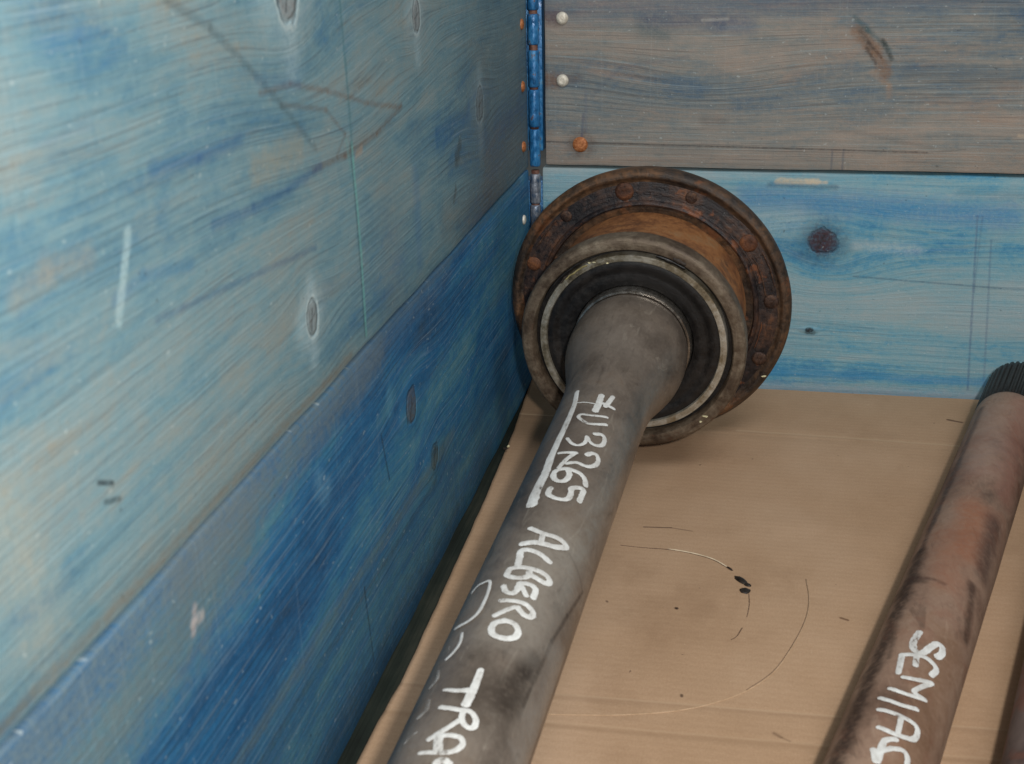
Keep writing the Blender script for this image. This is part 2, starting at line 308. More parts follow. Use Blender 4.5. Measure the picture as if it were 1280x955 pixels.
C1 = (0.11557714, -0.12155311, 0.11467788)
def frame(C, D):
    D = Vector(D).normalized(); U = D.cross(Vector((0, 0, 1))).normalized(); V = U.cross(D)
    return Vector(C), D, U, V
F1 = frame(C1, (-0.05565935, -0.99470146, -0.08643519))
F2 = frame((0.4196, -.03, .0289), (-.279, -1, 0))
F3 = frame((0.4980, -.03, .0320), (-.2717, -1, 0))
tube_m = steel_shaft('dusty_grey_steel', *F1, [(76, 66, 58), (118, 106, 95), (142, 130, 118), (172, 161, 146)], (110, 92, 76),
    marks=[((.395, 2.95, .4243, 2.742, .0011, .8), (64, 54, 48), .75), ((.4243, 2.742, .4504, 2.60, .0011, .8), (64, 54, 48), .75), ((.4504, 2.60, .50, 2.50, .0011, .8), (70, 60, 52), .6),
           ((.395, 2.9, .385, 2.3, .0009, .8), (76, 66, 58), .4),
           ((.485, 2.30, .505, 2.20, .006, 1.0), (48, 40, 34), .75), ((.470, 2.42, .482, 2.38, .004, .9), (44, 36, 32), .6), ((.50, 1.9, .52, 2.0, .010, 1.0), (66, 56, 48), .55),
           ((.38, 2.1, .46, 1.8, .014, 1.0), (176, 168, 156), .45), ((.45, 3.0, .60, 2.95, .0085, .6), (158, 152, 144), .55), ((.25, 1.2, .30, 1.1, .012, 1.0), (88, 74, 64), .5),  # first pale streak is a painted specular highlight
           ((.205, .3, .28, .3, .006, .9), (70, 68, 66), .5), ((.13, .9, .16, 2.2, .010, 1.0), (128, 118, 108), .35), ((.52, .5, .62, .6, .008, 1.0), (60, 54, 50), .6)],
    seed=4, rough=(.28, .46), metal=.32)
neck_m = tube_m
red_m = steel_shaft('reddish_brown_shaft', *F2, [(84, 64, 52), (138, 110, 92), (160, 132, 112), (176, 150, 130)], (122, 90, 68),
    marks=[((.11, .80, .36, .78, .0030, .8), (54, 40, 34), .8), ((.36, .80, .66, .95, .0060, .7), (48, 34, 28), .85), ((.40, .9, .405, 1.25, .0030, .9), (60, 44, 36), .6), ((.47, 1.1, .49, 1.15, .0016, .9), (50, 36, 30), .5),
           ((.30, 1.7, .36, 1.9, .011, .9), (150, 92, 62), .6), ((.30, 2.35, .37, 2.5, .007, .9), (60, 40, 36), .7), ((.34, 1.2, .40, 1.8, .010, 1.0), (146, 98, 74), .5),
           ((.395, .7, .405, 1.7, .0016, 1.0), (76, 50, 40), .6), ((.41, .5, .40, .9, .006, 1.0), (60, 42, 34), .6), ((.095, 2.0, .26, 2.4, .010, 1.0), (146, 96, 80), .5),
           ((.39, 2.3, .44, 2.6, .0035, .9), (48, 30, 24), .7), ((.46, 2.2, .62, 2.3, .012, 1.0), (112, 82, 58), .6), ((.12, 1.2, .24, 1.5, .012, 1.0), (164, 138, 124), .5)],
    rust=.22, seed=9, rough=(.5, .7), metal=.12)
red2_m = steel_shaft('reddish_grey_shaft', *F3, [(80, 66, 62), (122, 104, 96), (140, 116, 108), (150, 124, 116)], (150, 84, 76), rust=.5, seed=19, rough=(.5, .7), metal=.12)

def rust_mat(name, stops, seed, sc=1.0, rough=(.5, .85), metal=.25, bump=.0012, spots=None):
    N = NT(name); s, r, a, p = axial(N, *F1); x, y, z = p
    n1 = N.noise(x*22*sc, y*22*sc, z*22*sc+seed, 5, .62, dist=.5); n2 = N.noise(x*150*sc, y*150*sc, z*150*sc+seed, 6, .75)
    ru = N.noise(r*260, a*2.2, seed, 4, .6)            # turning marks and grime laid round the axis
    v = n1*.60+n2*.50+ru*.28-.165
    col = N.ramp(v, stops)
    if spots: col = N.mix(N.ss(N.noise(x*48, y*48, z*48+seed*2, 4, .6), spots[0], spots[0]+.08)*spots[2], col, spots[1])
    nb = N.bump(n2*1.0+ru*.8+n1*.6, bump, .9)
    return N.fin(col, N.ss(n2, .3, .7, rough[0], rough[1]), metal, nb, .5)
flange_m = rust_mat('greasy_rusted_flange', [(.32, (28, 23, 22)), (.45, (54, 44, 37)), (.55, (82, 62, 46)), (.64, (112, 80, 54)), (.74, (138, 102, 70))], 2.0, spots=(.58, (136, 84, 50), .5), rough=(.32, .7))
face_m = rust_mat('dark_greasy_face', [(.32, (18, 17, 19)), (.46, (38, 34, 36)), (.57, (72, 54, 46)), (.70, (118, 78, 52))], 6.0, spots=(.60, (130, 78, 46), .7), rough=(.25, .6))
barrel_m = rust_mat('orange_rusted_barrel', [(.34, (70, 46, 30)), (.47, (124, 80, 48)), (.57, (156, 104, 60)), (.70, (150, 116, 80))], 3.0, spots=(.60, (92, 66, 48), .6), rough=(.55, .85), metal=.1)
hub_m = rust_mat('worn_steel_hub_face', [(.32, (50, 38, 31)), (.46, (84, 70, 57)), (.58, (112, 98, 82)), (.72, (140, 128, 110))], 5.0, spots=(.60, (88, 60, 44), .6), rough=(.4, .65), metal=.4, bump=.0007)
race_m = rust_mat('bright_bearing_race', [(.34, (84, 74, 58)), (.46, (140, 130, 110)), (.57, (180, 174, 160)), (.70, (204, 200, 192))], 7.0, spots=(.60, (120, 100, 64), .5), rough=(.28, .5), metal=.65, bump=.0003)
seal_m = rust_mat('black_rubber_seal', [(.32, (10, 9, 9)), (.52, (19, 17, 17)), (.66, (32, 28, 26)), (.8, (50, 42, 34))], 8.0, rough=(.35, .6), metal=0, bump=.0004)
chrome_m = rust_mat('polished_collar', [(.30, (88, 82, 74)), (.5, (140, 134, 126)), (.7, (206, 202, 196))], 9.0, rough=(.20, .34), metal=.9, bump=.0002)
bolt_m = rust_mat('rusted_rivet_head', [(.34, (46, 30, 24)), (.5, (90, 56, 38)), (.7, (140, 88, 52))], 10.0, sc=2, rough=(.4, .7), metal=.25)
bolt2_m = rust_mat('dark_rivet_head', [(.34, (36, 28, 26)), (.5, (66, 48, 40)), (.7, (120, 88, 66))], 12.0, sc=2, rough=(.3, .6), metal=.35)
spline_m = flat_mat('oily_dark_spline', (38, 30, 26), .45, .4, 16, 300)
N = NT('blue_painted_hinge'); hx, hy, hz = N.pos(); hn = N.noise(hx*300, hy*300, hz*150, 4, .6); hn2 = N.noise(hx*60, hy*60, hz*40, 3)
hc = N.ramp(hn*.6+hn2*.4, [(.32, (24, 62, 100)), (.48, (40, 112, 168)), (.60, (64, 140, 192)), (.72, (120, 170, 196))]); hc = N.mix(N.ss(hn, .60, .68)*.8, hc, (98, 62, 44))
hinge_m = N.fin(hc, N.ss(hn, .3, .7, .22, .5), .15, N.bump(hn, .0008, .8), .6)
hinge_steel = flat_mat('worn_zinc_hinge', (176, 180, 188), .25, .6, 50, 160, .0008)
N = NT('worn_bare_hinge'); hx, hy, hz = N.pos(); hn = N.noise(hx*260, hy*260, hz*120, 5, .65)
hinge_worn = N.fin(N.ramp(hn, [(.34, (60, 92, 124)), (.46, (112, 120, 132)), (.62, (158, 162, 170))]), N.ss(hn, .3, .7, .25, .5), .45, N.bump(hn, .0008, .8), .6)
hinge_rust = flat_mat('rusty_hinge_pin', (104, 68, 54), .6, .3, 30, 250)
screw_w = flat_mat('pale_screw_head', (216, 208, 192), .45, .2, 26, 500); screw_r = flat_mat('rusted_screw_head', (172, 104, 56), .6, .25, 34, 500)
rust_stain = flat_mat('rust_bleed', (110, 70, 48), .8, 0, 20, 300)
chip_m = flat_mat('pale_chip', (206, 196, 156), .7, 0, 30, 400); dark_chip = flat_mat('dark_debris', (44, 34, 26), .7, 0, 16, 400)
N = NT('white_marker_paint'); ix, iy, iz = N.pos(); n_a = N.noise(ix*420, iy*200, iz*420, 4, .65); n_b = N.noise(ix*70, iy*40, iz*70, 3)
N.fin(N.ramp(n_b*.5+n_a*.5, [(.36, (186, 182, 176)), (.62, (226, 226, 222))]), .5, 0, N.bump(n_a, .0003, .5))
N.b.inputs['Alpha'].default_value = 1; N.link(N.ss(n_a*.65+n_b*.35, .30, .41), N.b.inputs['Alpha']); ink_m = N.m
N = NT('rubbed_marker_paint'); ix, iy, iz = N.pos(); n_a = N.noise(ix*420, iy*200, iz*420, 4, .65); n_b = N.noise(ix*90, iy*50, iz*90, 3)
N.fin((170, 166, 160), .6); N.link(N.ss(n_a*.5+n_b*.5, .38, .60, 0.0, .75), N.b.inputs['Alpha']); ink_faint = N.m

# ------------------------------------------------------------------ object helpers
def thing(name, label, cat, loc, group=None):
    o = bpy.data.objects.new(name, None); COL.objects.link(o); o.location = loc; o.empty_display_size = .02
    o['label'] = label; o['category'] = cat
    if group: o['group'] = group
    return o
def mesh_obj(name, verts, faces, mat, parent=None, smooth=True, origin=None, extra=None):
    """verts in world coordinates; stored relative to origin"""
    base = Vector(origin) if origin is not None else (parent.location.copy() if parent and parent.type == 'EMPTY' else Vector((0, 0, 0)))
    if parent is not None and parent.type != 'EMPTY': base = Vector(parent['_o']) if '_o' in parent else base
    me = bpy.data.meshes.new(name); me.from_pydata([tuple(Vector(v)-base) for v in verts], [], faces); me.update()
    bm = bmesh.new(); bm.from_mesh(me); bmesh.ops.recalc_face_normals(bm, faces=bm.faces); bm.to_mesh(me); bm.free()
    me.materials.append(mat)
    if smooth:
        for p in me.polygons: p.use_smooth = True
    o = bpy.data.objects.new(name, me); COL.objects.link(o)
    if parent is not None: o.parent = parent
    else: o.location = base
    return o
def sharp(o, ang=35):
    me = o.data; bm = bmesh.new(); bm.from_mesh(me)
    for e in bm.edges:
        if len(e.link_faces) == 2 and e.calc_face_angle(0) > math.radians(ang): e.smooth = False
    bm.to_mesh(me); bm.free(); return o
def tag(o, label, cat, group=None):
    o['label'] = label; o['category'] = cat
    if group: o['group'] = group
    return o
def lathe(name, F, prof, mat, parent, seg=128, wob=0.0, seed=0, closed=False, teeth=None, cap=(False, False)):
    C, D, U, V = F; vs, fs = [], []
    for i, (s, r) in enumerate(prof):
        for j in range(seg):
            t = 2*math.pi*j/seg
            w_ = wob*mnoise.noise(Vector((math.cos(t)*3, math.sin(t)*3, s*40+seed))) if wob else 0
            rr = r+w_*(1 if r > .01 else 0)
            if teeth and teeth[0] <= i <= teeth[1]: rr += teeth[2]*(1 if (j*teeth[3]//seg) % 2 else -1)
            vs.append(C+D*(s+w_*.5)+(U*math.cos(t)+V*math.sin(t))*rr)
    n = len(prof)
    for i in range(n-1 if not closed else n):
        a, b = i*seg, ((i+1) % n)*seg
        for j in range(seg):
            k = (j+1) % seg; fs.append((a+j, a+k, b+k, b+j))
    if not closed:
        if cap[0]: fs.append(tuple(range(seg)))
        if cap[1]: fs.append(tuple(range((n-1)*seg, n*seg)))
    return sharp(mesh_obj(name, vs, fs, mat, parent), 40)
def box(name, lo, hi, mat, parent, nx=1, ny=1, nz=1, bev=.0015, rough=0.0, seed=0, origin=None):
    """bevelled box with slightly uneven edges"""
    bm = bmesh.new(); bmesh.ops.create_cube(bm, size=1)
    for v in bm.verts: v.co = Vector([lo[i]+(v.co[i]+.5)*(hi[i]-lo[i]) for i in range(3)])
    for ax, n in ((0, nx), (1, ny), (2, nz)):
        for k in range(1, n):
            c = [0, 0, 0]; c[ax] = lo[ax]+(hi[ax]-lo[ax])*k/n; nn_ = [0, 0, 0]; nn_[ax] = 1
            bmesh.ops.bisect_plane(bm, geom=bm.verts[:]+bm.edges[:]+bm.faces[:], plane_co=c, plane_no=nn_)
    if bev: 
        ed = [e for e in bm.edges if len(e.link_faces) == 2 and e.calc_face_angle(0) > 1.0]
        bmesh.ops.bevel(bm, geom=ed, offset=bev, segments=2, affect='EDGES', profile=.6)
    if rough:
        for v in bm.verts:
            v.co += Vector((mnoise.noise(v.co*18+Vector((seed, 0, 0))), mnoise.noise(v.co*18+Vector((0, seed, 5))), mnoise.noise(v.co*22+Vector((7, 0, seed)))))*rough
    vs = [v.co.copy() for v in bm.verts]; bm.verts.index_update(); fs = [tuple(v.index for v in f.verts) for f in bm.faces]; bm.free()
    return sharp(mesh_obj(name, vs, fs, mat, parent, origin=origin), 30)
def catmull(P, n=8):
    if len(P) == 2: return [tuple(P[0][k]+(P[1][k]-P[0][k])*i/n for k in range(len(P[0]))) for i in range(n+1)]
    Q = [P[0]]+list(P)+[P[-1]]; out = []
    for i in range(1, len(Q)-2):
        for t in range(n):
            t /= n; a, b, c, d = Q[i-1:i+3]
            out.append(tuple(.5*((2*b[k])+(-a[k]+c[k])*t+(2*a[k]-5*b[k]+4*c[k]-d[k])*t*t+(-a[k]+3*b[k]-3*c[k]+d[k])*t**3) for k in range(len(a))))
    out.append(tuple(P[-1])); return out
def ribbon(P2, w0, w1, surf, lift, vs, fs, ragged=.12, seed=0, across=4):
    """brush stroke: P2 is a path in flat surface coordinates (metres), surf maps (x, y, height) to world"""
    P = catmull(P2, 7); n = len(P); L = []
    for i, (x, y) in enumerate(P):
        a, b = P[max(i-1, 0)], P[min(i+1, n-1)]; tx, ty = b[0]-a[0], b[1]-a[1]; l = math.hypot(tx, ty) or 1; L.append((x, y, tx/l, ty/l, (w0+(w1-w0)*i/(n-1))/2))
    x, y, tx, ty, h = L[0]; pre = [(x-tx*h*math.cos(k), y-ty*h*math.cos(k), tx, ty, h*math.sin(k)) for k in (.12, .5, .9, 1.25)]
    x, y, tx, ty, h = L[-1]; post = [(x+tx*h*math.cos(k), y+ty*h*math.cos(k), tx, ty, h*math.sin(k)) for k in (1.25, .9, .5, .12)]
    L = pre+L+post; b0 = len(vs)
    for i, (x, y, tx, ty, h) in enumerate(L):
        for j in range(across+1):
            f = -1+2*j/across
            hh = h*(1+ragged*mnoise.noise(Vector((x*700, y*700, seed+(j > across/2)*9))))
            z = lift+i*4e-7-(abs(f) > .99)*1.2e-4
            vs.append(surf(x-ty*hh*f, y+tx*hh*f, z))
    for i in range(len(L)-1):
        for j in range(across):
            a = b0+i*(across+1)+j; fs.append((a, a+1, a+across+2, a+across+1))
def tube_path(pts, r, seg=6):
    vs, fs = [], []
    for i, p in enumerate(pts):
        a, b = Vector(pts[max(i-1, 0)]), Vector(pts[min(i+1, len(pts)-1)]); t = (b-a).normalized(); s = t.cross(Vector((0, 0, 1))).normalized(); u = s.cross(t)
        rr = r*math.sin(math.pi*min(1, max(.08, min(i+.6, len(pts)-i-.4)/3))/2)
        for k in range(seg):
            an = 2*math.pi*k/seg; vs.append(Vector(p)+(s*math.cos(an)+u*math.sin(an)*.7)*rr)
    for i in range(len(pts)-1):
        for k in range(seg): fs.append((i*seg+k, i*seg+(k+1) % seg, (i+1)*seg+(k+1) % seg, (i+1)*seg+k))
    fs += [tuple(range(seg)), tuple(range((len(pts)-1)*seg, len(pts)*seg))]
    return vs, fs
def head(name, c, n, r, h, mat, parent, slot=True, hexa=False):
    """domed screw or rivet head at c, normal n"""
    n = Vector(n).normalized(); a = n.orthogonal().normalized(); b = n.cross(a); vs, fs = [], []; seg = 6 if hexa else 20
    prof = [(1, -.4), (1, .25), (.92, .55), (.7, .85), (.35, 1.0)] if not hexa else [(1, -.4), (1, .8), (.88, 1.0), (.5, 1.0)]
    for rr, hh in prof:
        for k in range(seg): t = 2*math.pi*k/seg; vs.append(Vector(c)+(a*math.cos(t)+b*math.sin(t))*r*rr+n*h*hh)
    for i in range(len(prof)-1):
        for k in range(seg): fs.append((i*seg+k, i*seg+(k+1) % seg, (i+1)*seg+(k+1) % seg, (i+1)*seg+k))
    vs.append(Vector(c)+n*h*(.72 if slot else 1.02)); m = len(vs)-1
    for k in range(seg): fs.append(((len(prof)-1)*seg+k, (len(prof)-1)*seg+(k+1) % seg, m))
    return mesh_obj(name, vs, fs, mat, parent)
# ------------------------------------------------------------------ ground and pallet
g = mesh_obj('ground', [(-20, -20, -.145), (20, -20, -.145), (20, 20, -.145), (-20, 20, -.145)], [(0, 1, 2, 3)], conc_m); g['kind'] = 'structure'
pal = thing('pallet', 'mossy dark wooden pallet under the cardboard, showing as a strip along the left wall', 'pallet', (.4, -.6, -.145))
xs = -.022
for i, wd in enumerate((.100, .098, .102, .1, .1, .1, .1)):
    box('deck_board', (xs, -1.222, -.0225+.0005*(i % 2)), (xs+wd, .022, -.0012-.0004*(i % 3)), moss_wood, pal, ny=12, bev=.002, rough=.0008, seed=i); xs += wd+.0245
for y0 in (-1.222, -.6725, .022-.1):
    box('cross_board', (-.022, y0, -.0455), (.822+.02, y0+.1, -.0235), moss_wood, pal, bev=.002)
for y0 in (-1.222, -.6725, -.078):
    for x0 in (-.022, .35, .742): box('block', (x0, y0, -.1445), (x0+.1, y0+.1, -.046), moss_wood, pal, bev=.003)

# ------------------------------------------------------------------ hinged wooden collars forming the crate
def collar(label, z0, z1, ml, mb, x_back, knuckles, kmats, screws, y_left_end=-.012):
    t = thing('pallet_collar', label, 'crate wall', (0, 0, z0), 'stacked hinged collars of the crate')
    box('side_plank', (-.021, -1.20, z0), (0, y_left_end+.006, z1), ml, t, ny=120, nz=8, bev=.0022, rough=.0008, seed=z0*50)
    box('end_plank', (x_back, -.0, z0+.0003), (.80, .021, z1+.0001), mb, t, nx=80, nz=8, bev=.0020, rough=.0008, seed=z0*50+9)
    hg = None
    leaf = box('hinge', (-.0225, .004, z0+.012), (.011, .0235, z1-.012), hinge_m, t, bev=.001); hg = leaf; hg['_o'] = (0, 0, z0)
    for (a, b), km in zip(knuckles, kmats):
        vs, fs = [], []; seg = 20; rr = .0047; hh = b-a
        prof = [(a, .003), (a, rr*.86), (a+.0012, rr), (a+hh*.33, rr*1.01), (a+hh*.36, rr*.975), (a+hh*.40, rr*1.0), (a+hh*.66, rr*1.02), (a+hh*.69, rr*.98), (a+hh*.73, rr), (b-.0012, rr), (b, rr*.86), (b, .003)]
        for z, r_ in prof:
            for k in range(seg):
                q_ = 2*math.pi*k/seg; vs.append((.0052+r_*math.cos(q_), -.0040+r_*math.sin(q_), z))
        for i in range(len(prof)-1):
            for k in range(seg): fs.append((i*seg+k, i*seg+(k+1) % seg, (i+1)*seg+(k+1) % seg, (i+1)*seg+k))
        mesh_obj('knuckle', vs, fs, km, hg)
    vs, fs = tube_path([(.0052, -.0040, z0+.002+(z1-z0-.004)*i/6) for i in range(7)], .0034, 10)
    vs = []; fs = []
    for z in (z0+.001, z1-.001):
        for k in range(12): vs.append((.0052+.0036*math.cos(k*math.pi/6), -.0040+.0036*math.sin(k*math.pi/6), z))
    fs = [(k, (k+1) % 12, 12+(k+1) % 12, 12+k) for k in range(12)]+[tuple(range(12)), tuple(range(12, 24))]
    mesh_obj('hinge_pin', vs, fs, hinge_rust, hg)
    for (c, n, r, h, m) in screws: head('screw', c, n, r, h, m, t)
    return t
collar('lower crate tier of deep blue and turquoise planks with a bare metal hinge', 0.0, .1980, low_left, low_back, .0105,
       [(.003+i*.0275, .029+i*.0275) for i in range(7)], [hinge_worn]*7, [((0, -.034, .160), (1, 0, 0), .0042, .002, screw_w), ((0, -.034, .105), (1, 0, 0), .0042, .002, screw_r),
        ((.029, 0, .155), (0, -1, 0), .0048, .0022, screw_w), ((.029, 0, .085), (0, -1, 0), .0048, .0022, screw_r)])
collar('upper crate tier of pale blue and grey weathered planks with a blue painted hinge', .2002, .4000, up_left, up_back, .0140,
       [(.2005, .2325), (.2345, .2660), (.2680, .2985), (.3030, .3280), (.3310, .3600), (.3630, .3900)], [hinge_m, hinge_m, hinge_m, hinge_m, hinge_m, hinge_m],
       [((.029, 0, .324), (0, -1, 0), .0052, .003, screw_w), ((.029, 0, .273), (0, -1, 0), .0052, .003, screw_w), ((.044, 0, .219), (0, -1, 0), .0066, .002, screw_r),
        ((0, -.030, .322), (1, 0, 0), .0045, .0022, screw_r), ((0, -.030, .272), (1, 0, 0), .0045, .0022, screw_r), ((0, -.030, .222), (1, 0, 0), .0045, .0022, screw_r), ((.029, 0, .372), (0, -1, 0), .0052, .003, screw_w)])

# ------------------------------------------------------------------ cardboard sheet
def card_z(x, y):
    z = .0036 + .0009*mnoise.noise(Vector((x*9, y*7, 3))) + .0003*mnoise.noise(Vector((x*40, y*40, 9)))
    for (yc, k) in ((-.093, -.033), (-.494, .032), (-.5215, .033), (-.105, -.02)):
        d = abs(y-(yc+k*x)); z -= .00022*max(0, 1-d/.004)
    return z
cs = thing('cardboard_sheet', 'creased brown cardboard sheet lying on the crate floor', 'cardboard', (.4, -.6, 0))
edge = [(-.0005, -.003), (.002, -.05), (.005, -.10), (.007, -.132), (.0105, -.25), (.0125, -.38), (.0135, -.47), (.0135, -.494), (.0115, -.53), (.0110, -.569), (.010, -.75), (.012, -1.19)]
def edge_x(y):
    for (x0, y0), (x1, y1) in zip(edge, edge[1:]):
        if y0 >= y >= y1: return x0+(x1-x0)*(y0-y)/(y0-y1)+.0004*mnoise.noise(Vector((0, y*60, 0)))
    return .012
ys = []; yy = -.0022
while yy > -1.19: ys.append(yy); yy -= .0022 if yy > -.64 else .01
nx_ = 150; vs, fs = [], []
for y in ys:
    x0 = edge_x(y)
    for i in range(nx_+1):
        x = x0+(.790-x0)*(i/nx_)**1.15; vs.append((x, y, card_z(x, y)))
W = nx_+1
for j in range(len(ys)-1):
    for i in range(nx_): fs.append((j*W+i, j*W+i+1, (j+1)*W+i+1, (j+1)*W+i))
n0 = len(vs)                                           # thickness along the free left edge
for j, y in enumerate(ys): x, _, z = vs[j*W]; vs.append((x+.0002, y, z-.0030))
for j in range(len(ys)-1): fs.append((j*W, (j+1)*W, n0+j+1, n0+j))
mesh_obj('sheet', vs, fs, card_m, cs)
def on_card(x, y, h): return Vector((x, y, card_z(x, y)+h))
def card_strokes(name, items, mat, lift):
    vs, fs = [], []
    for k, (P, w0, w1) in enumerate(items): ribbon(P, w0, w1, on_card, lift+k*2e-5, vs, fs, .5, k, 2)
    return mesh_obj(name, vs, fs, mat, cs)
A1 = [(.118, -.311), (.131, -.3115), (.150, -.312), (.168, -.3155), (.182, -.3225), (.194, -.335)]
A1b = [(.206, -.365), (.2065, -.378), (.2055, -.392)]; A1c = [(.203, -.405), (.200, -.415), (.197, -.419)]
A2 = [(.242, -.340), (.2435, -.365), (.241, -.39), (.233, -.420), (.222, -.449), (.208, -.469), (.190, -.484), (.170, -.495), (.140, -.504), (.108, -.509), (.095, -.5095)]
card_strokes('scuff', [([(x, y-.0009) for x, y in A1], .0007, .0011), (A1b, .0007, .0005), (A1c, .0008, .0006)], card_dark, .00022)
vs, fs = tube_path([on_card(x, y, .0001) for x, y in catmull(A1[2:], 5)], .0006); mesh_obj('lit_ridge', vs, fs, ridge_lit_m, cs)  # pressed ridge, its highlight put in as a paler colour
vs, fs = tube_path([on_card(x, y, .0001) for x, y in catmull(A2, 5)], .00032); mesh_obj('crease', vs, fs, card_edge, cs)
card_strokes('scuff', [([(x-.0006, y+.0003) for x, y in A2[:6]], .0003, .0004)], card_dark, .00022)
def blob(name, c, rx, ry, rz, ang, mat, parent, seed=0, surf=on_card):
    vs, fs = [], []; nu, nv = 14, 6
    for i in range(nv+1):
        th = math.pi*i/nv
        for j in range(nu):
            ph = 2*math.pi*j/nu; k = 1+.35*mnoise.noise(Vector((math.cos(ph)*1.5, math.sin(ph)*1.5, seed+i*.3)))
            lx, ly = rx*k*math.sin(th)*math.cos(ph), ry*k*math.sin(th)*math.sin(ph)
            vs.append(surf(c[0]+lx*math.cos(ang)-ly*math.sin(ang), c[1]+lx*math.sin(ang)+ly*math.cos(ang), rz*math.cos(th)*.9+rz*.3))
    for i in range(nv):
        for j in range(nu): fs.append((i*nu+j, i*nu+(j+1) % nu, (i+1)*nu+(j+1) % nu, (i+1)*nu+j))
    return mesh_obj(name, vs, fs, mat, parent)
for (c, rx, ry, an, sd) in (((.2005, -.348), .0068, .0026, -.9, 1), ((.2047, -.3535), .0028, .0018, -.6, 4), ((.2035, -.361), .0036, .0034, 0, 2), ((.1925, -.3335), .003, .0007, -.8, 3)):
    blob('grease_blob', c, rx, ry, .0009, an, oil_m, cs, sd)
r_ = random.Random(5)
def crumb(name, c, s, mat, label, cat, group, seed):
    rr = random.Random(seed); bm = bmesh.new(); bmesh.ops.create_icosphere(bm, subdivisions=1, radius=1)
    ax = Vector((rr.uniform(.6, 1.4), rr.uniform(.5, 1), rr.uniform(.3, .6))); an = rr.uniform(0, 6)
    vs = []
    for v in bm.verts:
        k = 1+rr.uniform(-.3, .3); p = Vector((v.co.x*ax.x, v.co.y*ax.y, v.co.z*ax.z))*k*s; p.rotate(Matrix.Rotation(an, 3, 'Z')); vs.append(Vector(c)+p)
    bm.verts.index_update(); fs = [tuple(v.index for v in f.verts) for f in bm.faces]; bm.free()
    o = mesh_obj(name, vs, fs, mat, None, smooth=False, origin=c); tag(o, label, cat, group); return o
crumb('pebble', (.0085, -.172, .0066), .0026, dark_chip, 'small dark crumb on the cardboard edge against the blue wall, left of the big shaft', 'debris', None, 3)
crumb('wood_chip', (.0100, -.166, .0064), .0020, chip_m, 'tiny pale chip on the cardboard edge against the blue wall, beside a dark crumb', 'debris', None, 4)

# ------------------------------------------------------------------ main axle shaft with hub, seal and flange
ax1 = thing('axle_shaft', 'big grey axle shaft with a rusty round flange, hand marked 3265 ALBERO in white', 'axle shaft', C1)
fl = lathe('flange', F1, [(-.040, .050), (-.016, .052), (-.015, .106), (-.0135, .1102), (-.006, .1114), (-.003, .1110), (-.0006, .1090), (.0004, .1072), (.0006, .1058), (.0000, .1046), (-.0014, .1034), (-.0022, .1022)], flange_m, ax1, 192, .0006, 3, cap=(True, True))
lathe('flange_face', F1, [(-.010, .1015), (-.0024, .1018), (-.0018, .1000), (-.0016, .0900), (-.0010, .0872), (.0012, .0862), (.0020, .0848), (.0016, .0836), (-.003, .0822), (-.004, .0780)], face_m, ax1, 192, .0007, 8)
lathe('hub_barrel', F1, [(-.006, .0740), (-.003, .0770), (.010, .0772), (.034, .0782), (.050, .0795), (.056, .0810), (.0600, .0822), (.063, .0822)], barrel_m, ax1, 160, .0005, 12)
lathe('hub_ring', F1, [(.0615, .0826), (.0620, .0838), (.0735, .0842), (.0755, .0836), (.0766, .0822), (.0768, .0785), (.0763, .0752), (.0750, .0742), (.0620, .0740)], hub_m, ax1, 160, .0003, 15)
lathe('gap_ring', F1, [(.058, .0738), (.0665, .0738), (.0665, .0704), (.058, .0704)], seal_m, ax1, 128)
lathe('bearing_race', F1, [(.060, .0702), (.0722, .0702), (.0731, .0697), (.0733, .0675), (.0731, .0652), (.0722, .0647), (.0700, .0645)], race_m, ax1, 160, .00015, 22)
lathe('rubber_seal', F1, [(.064, .0644), (.0708, .0652), (.0715, .0625), (.0716, .0590), (.0706, .0575), (.0702, .0540), (.0708, .0510), (.0700, .0480), (.0690, .0452), (.0660, .0445)], seal_m, ax1, 128)
lathe('collar', F1, [(.066, .0443), (.0735, .0444), (.0755, .0441), (.0768, .0434), (.077, .0420), (.076, .0410)], chrome_m, ax1, 128)
lathe('shaft', F1, [(.074, .0405), (.0790, .0412), (.0815, .0422), (.088, .0430), (.097, .0433), (.105, .0430), (.113, .0421), (.121, .0405), (.130, .0383), (.140, .0357), (.150, .0334), (.160, .0317), (.172, .0302), (.186, .0293), (.200, .0290)] + [(.225+.05*i, .0289) for i in range(16)] + [(.985, .0289), (.992, .0275), (.993, .010)], tube_m, ax1, 128, .00018, 31, cap=(True, True))
for k, (rad, deg, mm, sc) in enumerate([(.0950, 78.9, bolt_m, 1.25), (.0960, 110.0, bolt2_m, .8), (.0950, 143.9, bolt_m, 1.2), (.0962, 174.5, bolt2_m, 1.0), (.0970, 204.0, bolt2_m, 1.0), (.0965, 18.5, bolt_m, 1.0), (.0965, -11.0, bolt2_m, .9), (.0960, 48, bolt2_m, .8), (.0965, 235, bolt2_m, 1), (.0965, 265, bolt2_m, 1), (.0965, 295, bolt2_m, 1), (.0965, 322, bolt2_m, 1)]):
    a_ = math.radians(deg); c = F1[0]+F1[1]*(-.0018)+(F1[2]*math.cos(a_)+F1[3]*math.sin(a_))*rad
    head('rivet', c, F1[1], .0058*sc, .0017*sc, mm, ax1, slot=(k % 2 == 0))
def at1(r, deg, s): a_ = math.radians(deg); return F1[0]+F1[1]*s+(F1[2]*math.cos(a_)+F1[3]*math.sin(a_))*r
